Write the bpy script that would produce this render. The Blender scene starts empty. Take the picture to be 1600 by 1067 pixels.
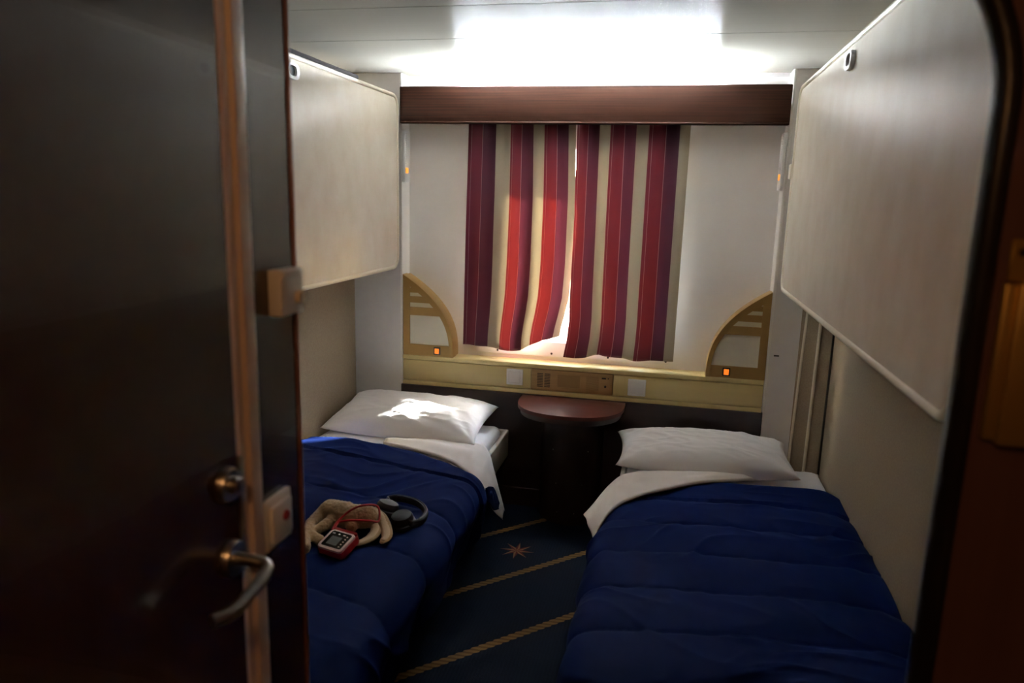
import bpy, bmesh, math, random
from mathutils import Vector, Matrix, noise

random.seed(7)
S = bpy.context.scene
COL = S.collection
PI = math.pi

# ------------------------------------------------------------------ camera
yaw, pitch, roll = (math.radians(a) for a in (12.04, 11.18, 1.496))
fwd = Vector((-math.sin(yaw) * math.cos(pitch), math.cos(yaw) * math.cos(pitch), -math.sin(pitch)))
rgt = Vector((math.cos(yaw), math.sin(yaw), 0))
upv = rgt.cross(fwd)
r2 = rgt * math.cos(roll) + upv * math.sin(roll)
u2 = upv * math.cos(roll) - rgt * math.sin(roll)
cam_d = bpy.data.cameras.new('camera')
cam = bpy.data.objects.new('camera', cam_d)
COL.objects.link(cam)
cam.matrix_world = Matrix(((r2.x, u2.x, -fwd.x, 0), (r2.y, u2.y, -fwd.y, 0), (r2.z, u2.z, -fwd.z, 1.5), (0, 0, 0, 1)))
cam_d.sensor_width = 36
cam_d.lens = 1135.0 / 1600 * 36
cam_d.clip_start = 0.02
cam_d.dof.use_dof = True
cam_d.dof.focus_distance = 2.95
cam_d.dof.aperture_fstop = 2.8
S.camera = cam

# ------------------------------------------------------------------ world, sun, exposure
SUN_DIR = Vector((-1.5, -1.0, -0.72)).normalized()
w = bpy.data.worlds.new('world')
S.world = w
w.use_nodes = True
wn = w.node_tree
bg = wn.nodes['Background']
sky = wn.nodes.new('ShaderNodeTexSky')
sky.sky_type = 'NISHITA'
sky.sun_disc = False
sky.sun_elevation = math.asin(-SUN_DIR.z)
sky.sun_rotation = math.atan2(-SUN_DIR.x, -SUN_DIR.y)
sky.air_density = 1.0
sky.dust_density = 1.5
wn.links.new(sky.outputs[0], bg.inputs[0])
bg.inputs[1].default_value = 3.5

sun_d = bpy.data.lights.new('sun', 'SUN')
sun_d.energy = 78
sun_d.angle = 0.03
sun_d.color = (1, 0.95, 0.88)
sun = bpy.data.objects.new('sun', sun_d)
COL.objects.link(sun)
sun.rotation_euler = SUN_DIR.to_track_quat('-Z', 'Y').to_euler()
sun.location = (6, 8, 5)

S.view_settings.view_transform = 'Standard'
S.view_settings.look = 'None'
S.view_settings.gamma = 1
S.view_settings.use_curve_mapping = False
S.view_settings.exposure = 1.55
TUBE_STRENGTH = 800.0
CORRIDOR_W = 2.3
S.cycles.use_denoising = True
S.cycles.max_bounces = 14
S.cycles.diffuse_bounces = 8
S.cycles.transparent_max_bounces = 16

# ------------------------------------------------------------------ materials
MATS = {}


def mat(name, col, rough=0.5, metal=0.0, spec=0.5, var=0.0, vscale=8.0, vstretch=(1, 1, 1), col2=None,
        bump=0.0, bscale=200.0, bstretch=(1, 1, 1), sheen=0.0, coat=0.0, emit=None, estr=0.0, detail=4.0, transl=0.0):
    m = bpy.data.materials.new(name)
    m.use_nodes = True
    nt = m.node_tree
    N, L = nt.nodes, nt.links
    p = N['Principled BSDF']
    p.inputs['Base Color'].default_value = (*col, 1)
    p.inputs['Roughness'].default_value = rough
    p.inputs['Metallic'].default_value = metal
    p.inputs['Specular IOR Level'].default_value = spec
    p.inputs['Sheen Weight'].default_value = sheen
    p.inputs['Coat Weight'].default_value = coat
    tc = N.new('ShaderNodeTexCoord')
    if var > 0 or col2:
        mp = N.new('ShaderNodeMapping')
        mp.inputs['Scale'].default_value = vstretch
        L.new(tc.outputs['Object'], mp.inputs[0])
        nz = N.new('ShaderNodeTexNoise')
        nz.inputs['Scale'].default_value = vscale
        nz.inputs['Detail'].default_value = detail
        L.new(mp.outputs[0], nz.inputs[0])
        mr = N.new('ShaderNodeMapRange')
        mr.inputs[1].default_value = 0.3
        mr.inputs[2].default_value = 0.7
        L.new(nz.outputs[0], mr.inputs[0])
        mx = N.new('ShaderNodeMix')
        mx.data_type = 'RGBA'
        c2 = col2 if col2 else tuple(c * (1 - var) for c in col)
        mx.inputs[6].default_value = (*col, 1)
        mx.inputs[7].default_value = (*c2, 1)
        L.new(mr.outputs[0], mx.inputs[0])
        L.new(mx.outputs[2], p.inputs['Base Color'])
    if bump > 0:
        mp2 = N.new('ShaderNodeMapping')
        mp2.inputs['Scale'].default_value = bstretch
        L.new(tc.outputs['Object'], mp2.inputs[0])
        n2 = N.new('ShaderNodeTexNoise')
        n2.inputs['Scale'].default_value = bscale
        n2.inputs['Detail'].default_value = 3
        L.new(mp2.outputs[0], n2.inputs[0])
        b = N.new('ShaderNodeBump')
        b.inputs['Strength'].default_value = bump
        b.inputs['Distance'].default_value = 0.002
        L.new(n2.outputs[0], b.inputs['Height'])
        L.new(b.outputs[0], p.inputs['Normal'])
    if emit:
        p.inputs['Emission Color'].default_value = (*emit, 1)
        p.inputs['Emission Strength'].default_value = estr
    if transl > 0:
        tr = N.new('ShaderNodeBsdfTranslucent')
        tr.inputs[0].default_value = (*col, 1)
        ms = N.new('ShaderNodeMixShader')
        ms.inputs[0].default_value = transl
        L.new(p.outputs[0], ms.inputs[1])
        L.new(tr.outputs[0], ms.inputs[2])
        L.new(ms.outputs[0], N['Material Output'].inputs[0])
    MATS[name] = m
    return m


mat('ceiling_laminate', (0.35, 0.328, 0.288), 0.30, spec=0.0, var=0.05, vscale=3, vstretch=(0.3, 40, 1), bump=0.12, bscale=30, bstretch=(0.3, 25, 1))
mat('wallpaper', (0.31, 0.245, 0.172), 0.7, spec=0.15, col2=(0.265, 0.203, 0.14), vscale=160, bump=0.35, bscale=300)
mat('berth_vinyl', (0.78, 0.72, 0.62), 0.38, spec=0.5, col2=(0.70, 0.62, 0.50), vscale=9, vstretch=(1, 1.2, 0.9), bump=0.25, bscale=45, detail=8)
mat('cream_plastic', (0.80, 0.73, 0.60), 0.35)
mat('pillar_white', (0.80, 0.785, 0.785), 0.45, var=0.04, vscale=20)
mat('back_panel', (0.91, 0.895, 0.875), 0.45, var=0.03, vscale=10)
mat('white_plastic', (0.82, 0.82, 0.82), 0.35)
mat('white_paint', (0.85, 0.84, 0.82), 0.5)
mat('ledge_cream', (0.66, 0.53, 0.25), 0.42, var=0.05, vscale=6, vstretch=(1, 8, 8))
mat('valance_wood', (0.046, 0.016, 0.0095), 0.5, spec=0.12, col2=(0.020, 0.007, 0.0042), vscale=4, vstretch=(0.6, 25, 40), detail=6)
mat('dark_wood', (0.022, 0.009, 0.0065), 0.45, col2=(0.014, 0.0055, 0.0042), vscale=4, vstretch=(0.7, 25, 30), detail=6)
mat('door_wood', (0.040, 0.0115, 0.0065), 0.24, spec=0.8, coat=0.3, col2=(0.031, 0.0085, 0.005), vscale=3, vstretch=(20, 30, 0.8), detail=3)
mat('partition_laminate', (0.13, 0.068, 0.064), 0.4, col2=(0.11, 0.056, 0.052), vscale=3, vstretch=(20, 20, 0.8))
mat('edge_wood', (0.20, 0.07, 0.025), 0.4)
mat('strip_metal', (0.72, 0.58, 0.52), 0.28, spec=0.8, metal=0.0)
mat('table_wood', (0.075, 0.019, 0.013), 0.35, spec=0.18, col2=(0.055, 0.014, 0.010), vscale=4, vstretch=(1, 12, 12))
mat('black_rubber', (0.012, 0.010, 0.010), 0.28, spec=0.6)
mat('black_plastic', (0.015, 0.015, 0.017), 0.4)
mat('dark_recess', (0.02, 0.016, 0.014), 0.6)
mat('dark_rail', (0.03, 0.026, 0.026), 0.95, spec=0.02)
mat('brass', (0.50, 0.33, 0.10), 0.42, metal=0.7, var=0.06, vscale=15)
mat('gold_frame', (0.42, 0.26, 0.09), 0.38, metal=0.35, var=0.1, vscale=8)
mat('lamp_diffuser', (0.74, 0.70, 0.58), 0.45, var=0.06, vscale=12)
mat('satin_steel', (0.55, 0.54, 0.52), 0.28, metal=1.0)
mat('screw_dark', (0.05, 0.045, 0.04), 0.4, metal=0.6)
mat('linen_white', (0.88, 0.88, 0.90), 0.85, spec=0.2, bump=0.15, bscale=500, sheen=0.1)
mat('sheet_white', (0.74, 0.70, 0.67), 0.85, spec=0.2, bump=0.15, bscale=500, sheen=0.1)
mat('comforter_blue', (0.0014, 0.0052, 0.034), 0.75, spec=0.03, var=0.12, vscale=30, bump=0.2, bscale=400, sheen=0.0)
mat('bed_frame_white', (0.66, 0.63, 0.57), 0.4)
mat('wood_vent', (0.46, 0.29, 0.13), 0.5, col2=(0.38, 0.23, 0.10), vscale=4, vstretch=(1, 10, 20))
mat('wood_vent_dark', (0.30, 0.18, 0.075), 0.55)
mat('orange_glow', (0.9, 0.25, 0.03), 0.4, emit=(1.0, 0.22, 0.02), estr=0.3)
mat('amber_dim', (0.9, 0.35, 0.05), 0.4, emit=(1.0, 0.3, 0.03), estr=0.4)
mat('plush_beige', (0.50, 0.33, 0.18), 0.95, spec=0.1, col2=(0.38, 0.24, 0.125), vscale=60, bump=1.0, bscale=420, sheen=0.4)
mat('plush_pale', (0.66, 0.50, 0.34), 0.95, spec=0.1, bump=0.6, bscale=420, sheen=0.4)
mat('red_plastic', (0.42, 0.012, 0.018), 0.35)
mat('red_cord', (0.45, 0.008, 0.015), 0.5)
mat('pink_white', (0.78, 0.62, 0.62), 0.35)
mat('screen_grey', (0.10, 0.105, 0.10), 0.2)
mat('screen_bezel', (0.02, 0.02, 0.022), 0.25)
mat('charcoal', (0.016, 0.016, 0.018), 0.6, spec=0.25)
mat('tube_glow', (0.9, 0.9, 0.9), 0.4, emit=(0.83, 0.93, 1.0), estr=TUBE_STRENGTH)
mat('corridor_glow', (0.9, 0.8, 0.7), 0.4, emit=(1.0, 0.55, 0.25), estr=1.0)
mat('red_dot', (0.35, 0.01, 0.01), 0.4)
mat('hull_steel', (0.75, 0.75, 0.74), 0.5)


def add_gloss(m, fac, rough):
    N, L = m.node_tree.nodes, m.node_tree.links
    p = N['Principled BSDF']
    g = N.new('ShaderNodeBsdfGlossy')
    g.inputs['Roughness'].default_value = rough
    for l in L:
        if l.to_node == p and l.to_socket.name == 'Normal':
            L.new(l.from_socket, g.inputs['Normal'])
            break
    ms = N.new('ShaderNodeMixShader')
    ms.inputs[0].default_value = fac
    L.new(p.outputs[0], ms.inputs[1])
    L.new(g.outputs[0], ms.inputs[2])
    L.new(ms.outputs[0], N['Material Output'].inputs[0])


add_gloss(MATS['ceiling_laminate'], 0.028, 0.24)


def glass_material():
    m = bpy.data.materials.new('window_glass')
    m.use_nodes = True
    N, L = m.node_tree.nodes, m.node_tree.links
    N.remove(N['Principled BSDF'])
    t = N.new('ShaderNodeBsdfTransparent')
    t.inputs[0].default_value = (0.94, 0.97, 0.96, 1)
    g = N.new('ShaderNodeBsdfGlossy')
    g.inputs['Roughness'].default_value = 0.02
    mx = N.new('ShaderNodeMixShader')
    mx.inputs[0].default_value = 0.07
    L.new(t.outputs[0], mx.inputs[1])
    L.new(g.outputs[0], mx.inputs[2])
    L.new(mx.outputs[0], N['Material Output'].inputs[0])
    MATS['window_glass'] = m


glass_material()


def math_node(nt, op, a, b=None, c=None):
    n = nt.nodes.new('ShaderNodeMath')
    n.operation = op
    for i, v in enumerate((a, b, c)):
        if v is None:
            continue
        if isinstance(v, (int, float)):
            n.inputs[i].default_value = v
        else:
            nt.links.new(v, n.inputs[i])
    return n.outputs[0]


def carpet_material():
    m = bpy.data.materials.new('carpet')
    m.use_nodes = True
    nt = m.node_tree
    N, L = nt.nodes, nt.links
    p = N['Principled BSDF']
    p.inputs['Roughness'].default_value = 0.95
    p.inputs['Specular IOR Level'].default_value = 0.1
    M = lambda op, a, b=None, c=None: math_node(nt, op, a, b, c)
    geo = N.new('ShaderNodeNewGeometry')
    sep = N.new('ShaderNodeSeparateXYZ')
    L.new(geo.outputs['Position'], sep.inputs[0])
    x, y = sep.outputs[0], sep.outputs[1]
    d = M('SUBTRACT', y, x)            # across the ropes
    v = M('ADD', x, y)                 # along the ropes
    # rope stripe, centred every 0.505
    t = M('PINGPONG', M('SUBTRACT', d, 2.69), 0.2525)
    tw = M('SINE', M('ADD', M('MULTIPLY', v, 150.0), M('MULTIPLY', d, 160.0)))
    edge = M('ADD', t, M('MULTIPLY', tw, 0.003))
    rope = M('LESS_THAN', edge, 0.021)
    # star: lattice of two bands by 1.3 m
    a = M('SUBTRACT', M('FLOORED_MODULO', M('ADD', M('SUBTRACT', d, 3.427), 0.505), 1.01), 0.505)
    b = M('SUBTRACT', M('FLOORED_MODULO', M('ADD', M('SUBTRACT', v, 2.297), 0.65), 1.3), 0.65)
    rr = M('MULTIPLY', M('SQRT', M('ADD', M('MULTIPLY', a, a), M('MULTIPLY', b, b))), 0.7071)
    ang = M('ARCTAN2', a, b)
    tri = M('PINGPONG', M('ADD', ang, PI / 8 + 8 * PI), PI / 8)     # 0..pi/8
    pt = M('SUBTRACT', 1.0, M('DIVIDE', tri, PI / 8))
    tip = M('PINGPONG', M('ADD', ang, 8 * PI), PI / 8)
    lim = M('DIVIDE', 0.032, M('ADD', M('MULTIPLY', tip, 2.3), 0.42))
    star = M('LESS_THAN', rr, lim)
    half = M('GREATER_THAN', M('SINE', M('MULTIPLY', ang, 8.0)), 0.0)
    # pile
    tc = N.new('ShaderNodeTexCoord')
    nz = N.new('ShaderNodeTexNoise')
    nz.inputs['Scale'].default_value = 240
    L.new(tc.outputs['Object'], nz.inputs[0])
    rib = M('SINE', M('MULTIPLY', x, 520.0))
    base = N.new('ShaderNodeMix'); base.data_type = 'RGBA'
    base.inputs[6].default_value = (0.0015, 0.003, 0.008, 1)
    base.inputs[7].default_value = (0.0042, 0.0075, 0.016, 1)
    L.new(M('MULTIPLY', M('ADD', M('MULTIPLY', rib, 0.35), nz.outputs[0]), 0.75), base.inputs[0])
    ropec = N.new('ShaderNodeMix'); ropec.data_type = 'RGBA'
    ropec.inputs[6].default_value = (0.16, 0.085, 0.028, 1)
    ropec.inputs[7].default_value = (0.10, 0.05, 0.016, 1)
    L.new(M('GREATER_THAN', tw, 0.2), ropec.inputs[0])
    m1 = N.new('ShaderNodeMix'); m1.data_type = 'RGBA'
    L.new(rope, m1.inputs[0]); L.new(base.outputs[2], m1.inputs[6]); L.new(ropec.outputs[2], m1.inputs[7])
    starc = N.new('ShaderNodeMix'); starc.data_type = 'RGBA'
    starc.inputs[6].default_value = (0.20, 0.10, 0.04, 1)
    starc.inputs[7].default_value = (0.09, 0.016, 0.012, 1)
    L.new(half, starc.inputs[0])
    m2 = N.new('ShaderNodeMix'); m2.data_type = 'RGBA'
    L.new(star, m2.inputs[0]); L.new(m1.outputs[2], m2.inputs[6]); L.new(starc.outputs[2], m2.inputs[7])
    L.new(m2.outputs[2], p.inputs['Base Color'])
    bp = N.new('ShaderNodeBump')
    bp.inputs['Strength'].default_value = 0.5
    bp.inputs['Distance'].default_value = 0.002
    L.new(nz.outputs[0], bp.inputs['Height'])
    L.new(bp.outputs[0], p.inputs['Normal'])
    MATS['carpet'] = m


carpet_material()


def curtain_material():
    """stripes run along the cloth coordinate in UV.x (metres of cloth)"""
    m = bpy.data.materials.new('striped_curtain')
    m.use_nodes = True
    nt = m.node_tree
    N, L = nt.nodes, nt.links
    p = N['Principled BSDF']
    M = lambda op, a, b=None, c=None: math_node(nt, op, a, b, c)
    uv = N.new('ShaderNodeUVMap')
    sep = N.new('ShaderNodeSeparateXYZ')
    L.new(uv.outputs[0], sep.inputs[0])
    u = M('FRACT', sep.outputs[0])
    cr = N.new('ShaderNodeValToRGB')
    cr.color_ramp.interpolation = 'CONSTANT'
    e = cr.color_ramp.elements
    crimson, plum, beige, thread = (0.135, 0.009, 0.033, 1), (0.050, 0.0045, 0.024, 1), (0.48, 0.42, 0.32, 1), (0.5, 0.36, 0.34, 1)
    stops = [(0.0, crimson), (0.065, thread), (0.072, crimson), (0.345, thread), (0.357, plum), (0.655, beige)]
    e[0].position, e[0].color = stops[0]
    e[1].position, e[1].color = stops[1]
    for pos, c in stops[2:]:
        k = e.new(pos)
        k.color = c
    L.new(u, cr.inputs[0])
    wv = N.new('ShaderNodeTexNoise')
    wv.inputs['Scale'].default_value = 260
    mp = N.new('ShaderNodeMapping')
    mp.inputs['Scale'].default_value = (1, 1, 5)
    tc = N.new('ShaderNodeTexCoord')
    L.new(tc.outputs['Object'], mp.inputs[0])
    L.new(mp.outputs[0], wv.inputs[0])
    mx = N.new('ShaderNodeMix'); mx.data_type = 'RGBA'; mx.blend_type = 'MULTIPLY'
    mx.inputs[0].default_value = 0.35
    L.new(cr.outputs[0], mx.inputs[6])
    L.new(wv.outputs[0], mx.inputs[7])
    L.new(mx.outputs[2], p.inputs['Base Color'])
    p.inputs['Roughness'].default_value = 0.6
    p.inputs['Specular IOR Level'].default_value = 0.3
    p.inputs['Sheen Weight'].default_value = 0.15
    tr = N.new('ShaderNodeBsdfTranslucent')
    c2 = N.new('ShaderNodeValToRGB')
    c2.color_ramp.interpolation = 'CONSTANT'
    e2 = c2.color_ramp.elements
    e2[0].position, e2[0].color = 0.0, (0.44, 0.12, 0.10, 1)
    e2[1].position, e2[1].color = 0.357, (0.40, 0.16, 0.20, 1)
    e2.new(0.655).color = (0.52, 0.45, 0.34, 1)
    L.new(u, c2.inputs[0])
    L.new(c2.outputs[0], tr.inputs[0])
    ms = N.new('ShaderNodeMixShader')
    ms.inputs[0].default_value = 0.17
    L.new(p.outputs[0], ms.inputs[1])
    L.new(tr.outputs[0], ms.inputs[2])
    L.new(ms.outputs[0], N['Material Output'].inputs[0])
    MATS['striped_curtain'] = m


curtain_material()

# ------------------------------------------------------------------ mesh helpers (world coordinates throughout)


def wloc(o):
    v = Vector((0, 0, 0))
    while o is not None:
        v += o.location
        o = o.parent
    return v


def obj(name, bm, material, parent=None, smooth=True, loc=None, angle=40):
    """one mesh object; bm is in world coordinates"""
    base = wloc(parent) if parent else Vector(loc or (0, 0, 0))
    bmesh.ops.translate(bm, verts=bm.verts, vec=-base)
    bmesh.ops.recalc_face_normals(bm, faces=bm.faces)
    me = bpy.data.meshes.new(name)
    bm.to_mesh(me)
    bm.free()
    if smooth:
        me.polygons.foreach_set('use_smooth', [True] * len(me.polygons))
        me.set_sharp_from_angle(angle=math.radians(angle))
    me.materials.append(MATS[material])
    o = bpy.data.objects.new(name, me)
    COL.objects.link(o)
    if parent:
        o.parent = parent
    else:
        o.location = base
    return o


def new():
    return bmesh.new()


def box(bm, x0, x1, y0, y1, z0, z1, bev=0.0, seg=2, mtx=None):
    vs = [bm.verts.new(v) for v in ((x0, y0, z0), (x1, y0, z0), (x1, y1, z0), (x0, y1, z0), (x0, y0, z1), (x1, y0, z1), (x1, y1, z1), (x0, y1, z1))]
    fs = [bm.faces.new([vs[i] for i in f]) for f in ((0, 3, 2, 1), (4, 5, 6, 7), (0, 1, 5, 4), (1, 2, 6, 5), (2, 3, 7, 6), (3, 0, 4, 7))]
    es = list({e for f in fs for e in f.edges})
    if bev > 0:
        r = bmesh.ops.bevel(bm, geom=es, offset=bev, segments=seg, affect='EDGES', profile=0.5)
        vs = list({v for f in r['faces'] for v in f.verts} | {v for v in vs if v.is_valid})
    if mtx is not None:
        bmesh.ops.transform(bm, matrix=mtx, verts=vs)
    return bm


def prism(bm, pts, axis, a0, a1, bev=0.0, seg=2):
    """extrude a closed 2-D outline: axis 'x' -> pts are (y,z); 'y' -> (x,z); 'z' -> (x,y)"""
    def mk(p, a):
        return {'x': (a, p[0], p[1]), 'y': (p[0], a, p[1]), 'z': (p[0], p[1], a)}[axis]
    A = [bm.verts.new(mk(p, a0)) for p in pts]
    B = [bm.verts.new(mk(p, a1)) for p in pts]
    f0 = bm.faces.new(A)
    f1 = bm.faces.new(B[::-1])
    n = len(pts)
    for i in range(n):
        bm.faces.new((A[i], B[i], B[(i + 1) % n], A[(i + 1) % n]))
    if bev > 0:
        es = list(set(f0.edges) | set(f1.edges))
        bmesh.ops.bevel(bm, geom=es, offset=bev, segments=seg, affect='EDGES', profile=0.5)
    return bm


def ring_prism(bm, outer, inner, axis, a0, a1):
    def mk(p, a):
        return {'x': (a, p[0], p[1]), 'y': (p[0], a, p[1]), 'z': (p[0], p[1], a)}[axis]
    n = len(outer)
    O0 = [bm.verts.new(mk(p, a0)) for p in outer]
    O1 = [bm.verts.new(mk(p, a1)) for p in outer]
    I0 = [bm.verts.new(mk(p, a0)) for p in inner]
    I1 = [bm.verts.new(mk(p, a1)) for p in inner]
    for i in range(n):
        j = (i + 1) % n
        bm.faces.new((O0[i], O0[j], I0[j], I0[i]))
        bm.faces.new((O1[j], O1[i], I1[i], I1[j]))
        bm.faces.new((O0[j], O0[i], O1[i], O1[j]))
        bm.faces.new((I0[i], I0[j], I1[j], I1[i]))
    return bm


def rrect(a0, a1, b0, b1, r, n=6):
    pts = []
    for cx, cy, s in ((a1 - r, b1 - r, 0), (a0 + r, b1 - r, 1), (a0 + r, b0 + r, 2), (a1 - r, b0 + r, 3)):
        for k in range(n + 1):
            t = (s + k / n) * PI / 2
            pts.append((cx + r * math.cos(t), cy + r * math.sin(t)))
    return pts


def rect_like(a0, a1, b0, b1, pts):
    """project a rounded-rect outline radially onto a rectangle with the same vertex count"""
    ca, cb = (min(p[0] for p in pts) + max(p[0] for p in pts)) / 2, (min(p[1] for p in pts) + max(p[1] for p in pts)) / 2
    out = []
    for p in pts:
        dx, dy = p[0] - ca, p[1] - cb
        k = 1e9
        if dx > 1e-9: k = min(k, (a1 - ca) / dx)
        if dx < -1e-9: k = min(k, (a0 - ca) / dx)
        if dy > 1e-9: k = min(k, (b1 - cb) / dy)
        if dy < -1e-9: k = min(k, (b0 - cb) / dy)
        out.append((ca + dx * k, cb + dy * k))
    # snap the nearest vertices onto the corners
    for c in ((a0, b0), (a1, b0), (a1, b1), (a0, b1)):
        i = min(range(len(out)), key=lambda q: (out[q][0] - c[0]) ** 2 + (out[q][1] - c[1]) ** 2)
        out[i] = c
    return out


def tube(bm, pts, r, n=10, closed=False, flat=1.0, caps=True, up=Vector((0, 0, 1))):
    """swept tube; r number or list; flat squashes along the frame's second axis"""
    pts = [Vector(p) for p in pts]
    m = len(pts)
    rs = r if isinstance(r, (list, tuple)) else [r] * m
    rings = []
    for i, p in enumerate(pts):
        a = pts[(i - 1) % m] if (closed or i > 0) else p
        b = pts[(i + 1) % m] if (closed or i < m - 1) else p
        t = (b - a).normalized()
        s = t.cross(up)
        if s.length < 1e-4:
            s = t.cross(Vector((1, 0, 0)))
        s.normalize()
        q = s.cross(t).normalized()
        rings.append([bm.verts.new(p + s * math.cos(2 * PI * k / n) * rs[i] + q * math.sin(2 * PI * k / n) * rs[i] * flat) for k in range(n)])
    for i in range(m if closed else m - 1):
        A, B = rings[i], rings[(i + 1) % m]
        for k in range(n):
            bm.faces.new((A[k], A[(k + 1) % n], B[(k + 1) % n], B[k]))
    if caps and not closed:
        bm.faces.new(rings[0][::-1])
        bm.faces.new(rings[-1])
    return bm


def smooth_path(pts, k=6, closed=False):
    """Catmull-Rom"""
    P = [Vector(p) for p in pts]
    n = len(P)
    out = []
    rng = range(n if closed else n - 1)
    for i in rng:
        p0 = P[(i - 1) % n] if (closed or i > 0) else P[i] * 2 - P[i + 1]
        p1, p2 = P[i], P[(i + 1) % n]
        p3 = P[(i + 2) % n] if (closed or i < n - 2) else P[i + 1] * 2 - P[i]
        for j in range(k):
            t = j / k
            out.append(0.5 * ((2 * p1) + (p2 - p0) * t + (2 * p0 - 5 * p1 + 4 * p2 - p3) * t * t + (3 * p1 - p0 - 3 * p2 + p3) * t ** 3))
    if not closed:
        out.append(P[-1])
    return out


def lathe(bm, prof, origin, axis, n=24):
    """prof = [(radius, height)], revolved about axis through origin"""
    a = Vector(axis).normalized()
    s = a.cross(Vector((0, 0, 1)))
    if s.length < 1e-4:
        s = Vector((1, 0, 0))
    s.normalize()
    q = a.cross(s)
    o = Vector(origin)
    rings = []
    for r, h in prof:
        if r < 1e-6:
            rings.append([bm.verts.new(o + a * h)])
        else:
            rings.append([bm.verts.new(o + a * h + (s * math.cos(2 * PI * k / n) + q * math.sin(2 * PI * k / n)) * r) for k in range(n)])
    for A, B in zip(rings, rings[1:]):
        for k in range(n):
            j = (k + 1) % n
            if len(A) == 1 and len(B) == 1:
                continue
            if len(A) == 1:
                bm.faces.new((A[0], B[j], B[k]))
            elif len(B) == 1:
                bm.faces.new((A[k], A[j], B[0]))
            else:
                bm.faces.new((A[k], A[j], B[j], B[k]))
    return bm


def grid(bm, rows):
    """rows of equal-length point lists"""
    V = [[bm.verts.new(p) for p in r] for r in rows]
    for a, b in zip(V, V[1:]):
        for i in range(len(a) - 1):
            bm.faces.new((a[i], a[i + 1], b[i + 1], b[i]))
    return V


def thicken(o, t, offset=-1):
    md = o.modifiers.new('solidify', 'SOLIDIFY')
    md.thickness = t
    md.offset = offset
    return o


def tag(o, label=None, cat=None, group=None, kind=None):
    if label: o['label'] = label
    if cat: o['category'] = cat
    if group: o['group'] = group
    if kind: o['kind'] = kind
    return o


def thing(name, loc, label, cat, group=None):
    o = bpy.data.objects.new(name, None)
    o.empty_display_size = 0.05
    COL.objects.link(o)
    o.location = loc
    return tag(o, label, cat, group)


def struct(name, bm, m, label, cat, smooth=False):
    o = obj(name, bm, m, smooth=smooth)
    return tag(o, label, cat, kind='structure')


def lerp(a, b, t):
    return a + (b - a) * t


def interp(tab, x):
    if x <= tab[0][0]: return tab[0][1]
    for (a, va), (b, vb) in zip(tab, tab[1:]):
        if x <= b:
            return lerp(va, vb, (x - a) / (b - a))
    return tab[-1][1]


def sstep(a, b, x):
    if a > b:
        return 1 - sstep(b, a, x)
    t = max(0.0, min(1.0, (x - a) / (b - a)))
    return t * t * (3 - 2 * t)


def nz3(x, y, z=0.0):
    return noise.noise(Vector((x, y, z)))


# ------------------------------------------------------------------ the room shell
XL, XR = -1.522, 0.714          # cabin side walls
YP, YB = 3.35, 3.45             # pillar fronts, window wall
PL, PR = -1.269, 0.452          # inner edges of the pillars
ZC = 2.055                      # ceiling
EL, ER = -0.55, 0.75            # entry walls
YBACK = -1.3

bm = new(); box(bm, XL - 0.05, ER + 0.05, YBACK - 0.05, YB + 0.1, -0.05, 0.0)
struct('floor', bm, 'carpet', 'navy carpet with diagonal gold rope stripes and compass star', 'carpet')

bm = new(); box(bm, XL - 0.05, ER + 0.05, YBACK - 0.05, YB + 0.25, ZC + 0.012, ZC + 0.06)
ceil = struct('ceiling', bm, 'dark_recess', 'glossy cream ceiling of wide seamed panels', 'ceiling')
ys = [YB, 2.66, 2.215, 1.77, 1.325, 0.88, 0.435, -0.01, -0.455, -0.9, YBACK]
for a, b in zip(ys, ys[1:]):
    bm = new(); box(bm, XL, ER, b + 0.0012, a - 0.0012, ZC, ZC + 0.012, 0.0015, 1)
    obj('ceiling_panel', bm, 'ceiling_laminate', ceil, smooth=False)

bm = new(); box(bm, XL - 0.05, XL, 0.97, YB + 0.1, 0, ZC + 0.012)
struct('wall_left', bm, 'wallpaper', 'beige textured wallpaper wall beside the left bed', 'wall')
bm = new(); box(bm, XR, XR + 0.05, 0.9, YB + 0.1, 0, ZC + 0.012)
struct('wall_right', bm, 'wallpaper', 'beige textured wallpaper wall beside the right bed', 'wall')

# back wall with a window hole
WX0, WX1, WZ0, WZ1 = -0.86, 0.02, 0.79, 1.74
hole = rrect(WX0, WX1, WZ0, WZ1, 0.09)
bm = new(); ring_prism(bm, rect_like(XL - 0.05, XR + 0.05, 0.0, ZC + 0.012, hole), hole, 'y', YB, YB + 0.02)
wb = struct('wall_back', bm, 'back_panel', 'pale grey window wall panel behind the curtains', 'wall')

# lower dark wall face below the ledge
bm = new(); box(bm, PL - 0.004, PR + 0.004, 3.335, YB, 0.0, 0.572)
lower = struct('wall_back_lower', bm, 'dark_wood', 'dark brown wood panel under the window ledge', 'wall')
bm = new(); box(bm, PL - 0.003, PR + 0.003, 3.325, 3.336, 0.0, 0.095, 0.003)
struct('baseboard_back', bm, 'dark_wood', 'dark kick board along the foot of the window wall', 'baseboard')

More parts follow.
